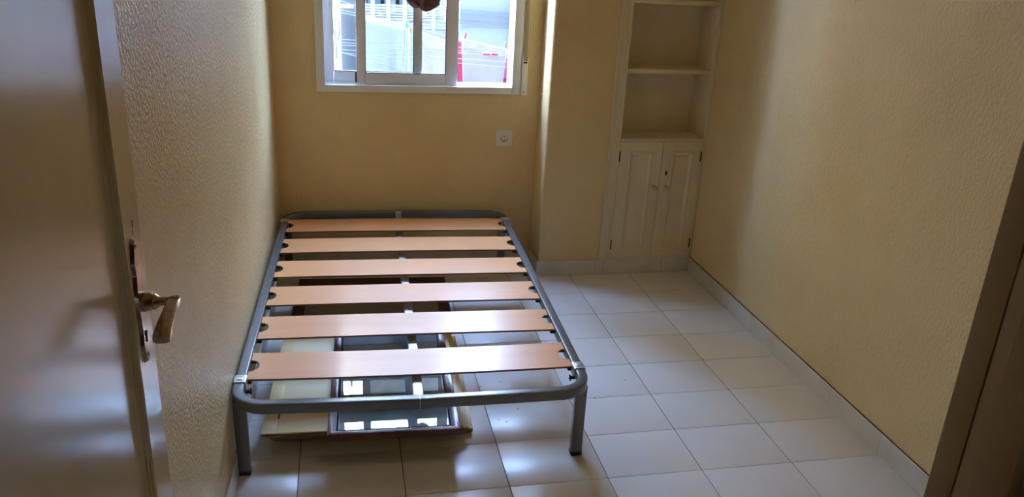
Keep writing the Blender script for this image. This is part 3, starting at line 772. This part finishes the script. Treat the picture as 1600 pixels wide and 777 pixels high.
# clotheslines
for k, (l, r, Y) in enumerate((((527, 61), (800, 79.5), .98), ((527, 66), (800, 85), .99), ((527, 70), (800, 88.5), 1.00), ((527, 77), (800, 98), 1.01), ((527, 82), (800, 106), 1.02), ((527, 80), (640, 112), .94))):
    p, q = at(*l, Y), at(*r, Y); d = (q - p).normalized()
    if r[0] > 700: q = q + d * .70
    b = B(); cyl(b, p, q, .0016, seg=6)
    tag(build('clothesline', b, 'line'), 'thin dark clothesline before the sheets, ' + ('highest of the five parallel ones', 'second from the top of the five', 'middle one of the five', 'second from the bottom of the five', 'lowest of the five', 'short steep one in the left pane')[k], 'clothesline', 'clotheslines in front of the sheets')
for k, (l, r) in enumerate((((716, 15), (800, 20)), ((716, 22), (800, 26)), ((716, 31), (800, 34)), ((716, 37), (800, 40)))):
    p, q = at(*l, 4.335), at(*r, 4.335); d = (q - p).normalized(); p = p - d * .03; q = q + d * .5
    b = B(); cyl(b, p, q, .004, seg=6)
    for e_ in (p, q): box(b, e_.x - .01, e_.x + .01, e_.y - .005, 4.351, e_.z - .01, e_.z + .01)
    tag(build('far_clothesline', b, 'farline'), 'pale blue-grey line on the white wall above the pinkish sheet, ' + ('topmost of four', 'second from the top', 'third from the top', 'lowest of four')[k], 'clothesline', 'lines on the far white wall')
# lines carrying the laundry, fixed to arms on the outer wall (the arms stand outside the picture)
def poly_line(pts, Y, label):
    b = B(); sweep(b, [(x, Y, z) for x, z in pts], rrect(.003, .003, .0012, 1), up=(0, 1, .001) if False else (0, 0, 1))
    tag(build('clothesline', b, 'line'), label, 'clothesline')
poly_line([(-1.95, 1.275), (-1.375, 1.178), (-1.098, 1.129), (-1.072, 1.106), (-.79, 1.020), (.12, .86)], 1.625, 'clothesline carrying the two white sheets')
poly_line([(-1.95, 1.30), (-.800, 1.096), (-.512, 1.038), (.12, .95)], 1.200, 'clothesline carrying the pinkish-white sheet')
poly_line([(-1.95, 1.42), (-.835, 1.081), (-.765, 1.075), (-.565, .990), (-.478, .986), (.12, .88)], 1.2355, 'clothesline carrying the red cloths')
for ax, n_ in ((-1.96, 'left'), (.13, 'right')):
    am = tag(empty('line_arm', (ax, .704, 1.1)), 'white wall arm outside, holding the ' + n_ + ' ends of the laundry lines', 'bracket')
    b = B(); box(b, -.012, .012, .0005, 1.0, -.27, -.245, bev=.003); build('arm', b, 'wpaint', am)
    b = B(); box(b, -.012, .012, .0005, 1.0, .20, .225, bev=.003); build('arm', b, 'wpaint', am)
    for yy in (.27, .514, .918):
        b = B(); cyl(b, (0, yy, -.26), (0, yy, .33), .005, seg=8); build('upright', b, 'wpaint', am)
# pegs
def peg(p, m, label, rz=0, h=.030, tilt=0):
    root = tag(empty('clothes_peg', p), label, 'clothes peg'); root.rotation_euler = (0, tilt, rz)
    for s in (-1, 1):
        b = B(); box(b, -.005, .005, s * .0035 - .0028, s * .0035 + .0028, -h / 2, h / 2, bev=.001); build('jaw', b, m, root)
    return root
peg(at(727, 57, 1.195), 'pred', 'red clothes peg at the top left of the pinkish sheet', h=.048, tilt=.12)
peg(at(789.5, 70, 1.195), 'pyel', 'yellow clothes peg at the top right of the pinkish sheet', h=.034)
peg(at(795, 72, 1.195), 'pcy', 'turquoise clothes peg beside the yellow one', h=.026)
peg(at(760, 84.5, .995), 'pred', 'red clothes peg lying along the line, left one of the pair', tilt=R_(92), h=.044)
peg(at(773, 85, .995), 'pred', 'red clothes peg lying along the line, right one of the pair', tilt=R_(92), h=.036)
peg(at(635.5, 38, 1.61), 'pcy', 'turquoise clothes peg at the top of the pole gap', h=.04)
peg(at(641.5, 46, 1.61), 'pyel', 'yellow clothes peg on the sheet right of the pole', h=.04)
peg(at(630.5, 38, 1.60), 'plastic', 'ivory clothes peg at the right corner of the left sheet', h=.05)
# line bracket at the left with its pipes
br = tag(empty('clothesline_bracket', (-1.56, 1.05, 1.0)), 'white metal arm holding the clotheslines at the left of the window', 'bracket')
b = B()
for y in (.93, 1.08): cyl(b, Vector(at(524, 45, y)) - Vector((-0, 0, 0)) - br.location, Vector(at(526, 93, y)) - br.location, .005, seg=8)
cyl(b, Vector(at(525, 78, .60)) - br.location, Vector(at(525, 78, 1.15)) - br.location, .006, seg=8)
build('arm', b, 'wpaint', br)
b = B(); pts = []
for k in range(24):
    a = 2 * math.pi * k / 24; pts.append(Vector(at(526 + 4.5 * math.cos(a), 46 + 17 * math.sin(a), 1.12)) - br.location)
sweep(b, pts, rrect(.007, .007, .003, 2), up=(0, 1, 0), closed=True); build('cord_loop', b, 'wpaint', br)
dp = tag(empty('drain_pipe', (-1.55, 4.9, -6.9)), 'pale drain pipe on the far wall at the left of the window', 'pipe')
b = B(); cyl(b, (.03, 0, 0), (.03, 0, 12), .045); build('pipe', b, 'pipe', dp)
p = at(533, 9, 4.9) - dp.location
b = B(); box(b, p.x - .06, p.x + .12, -.04, .0, p.z - .02, p.z + .02, bev=.004); tag(build('bracket', b, 'rusty', dp), 'brown bracket')
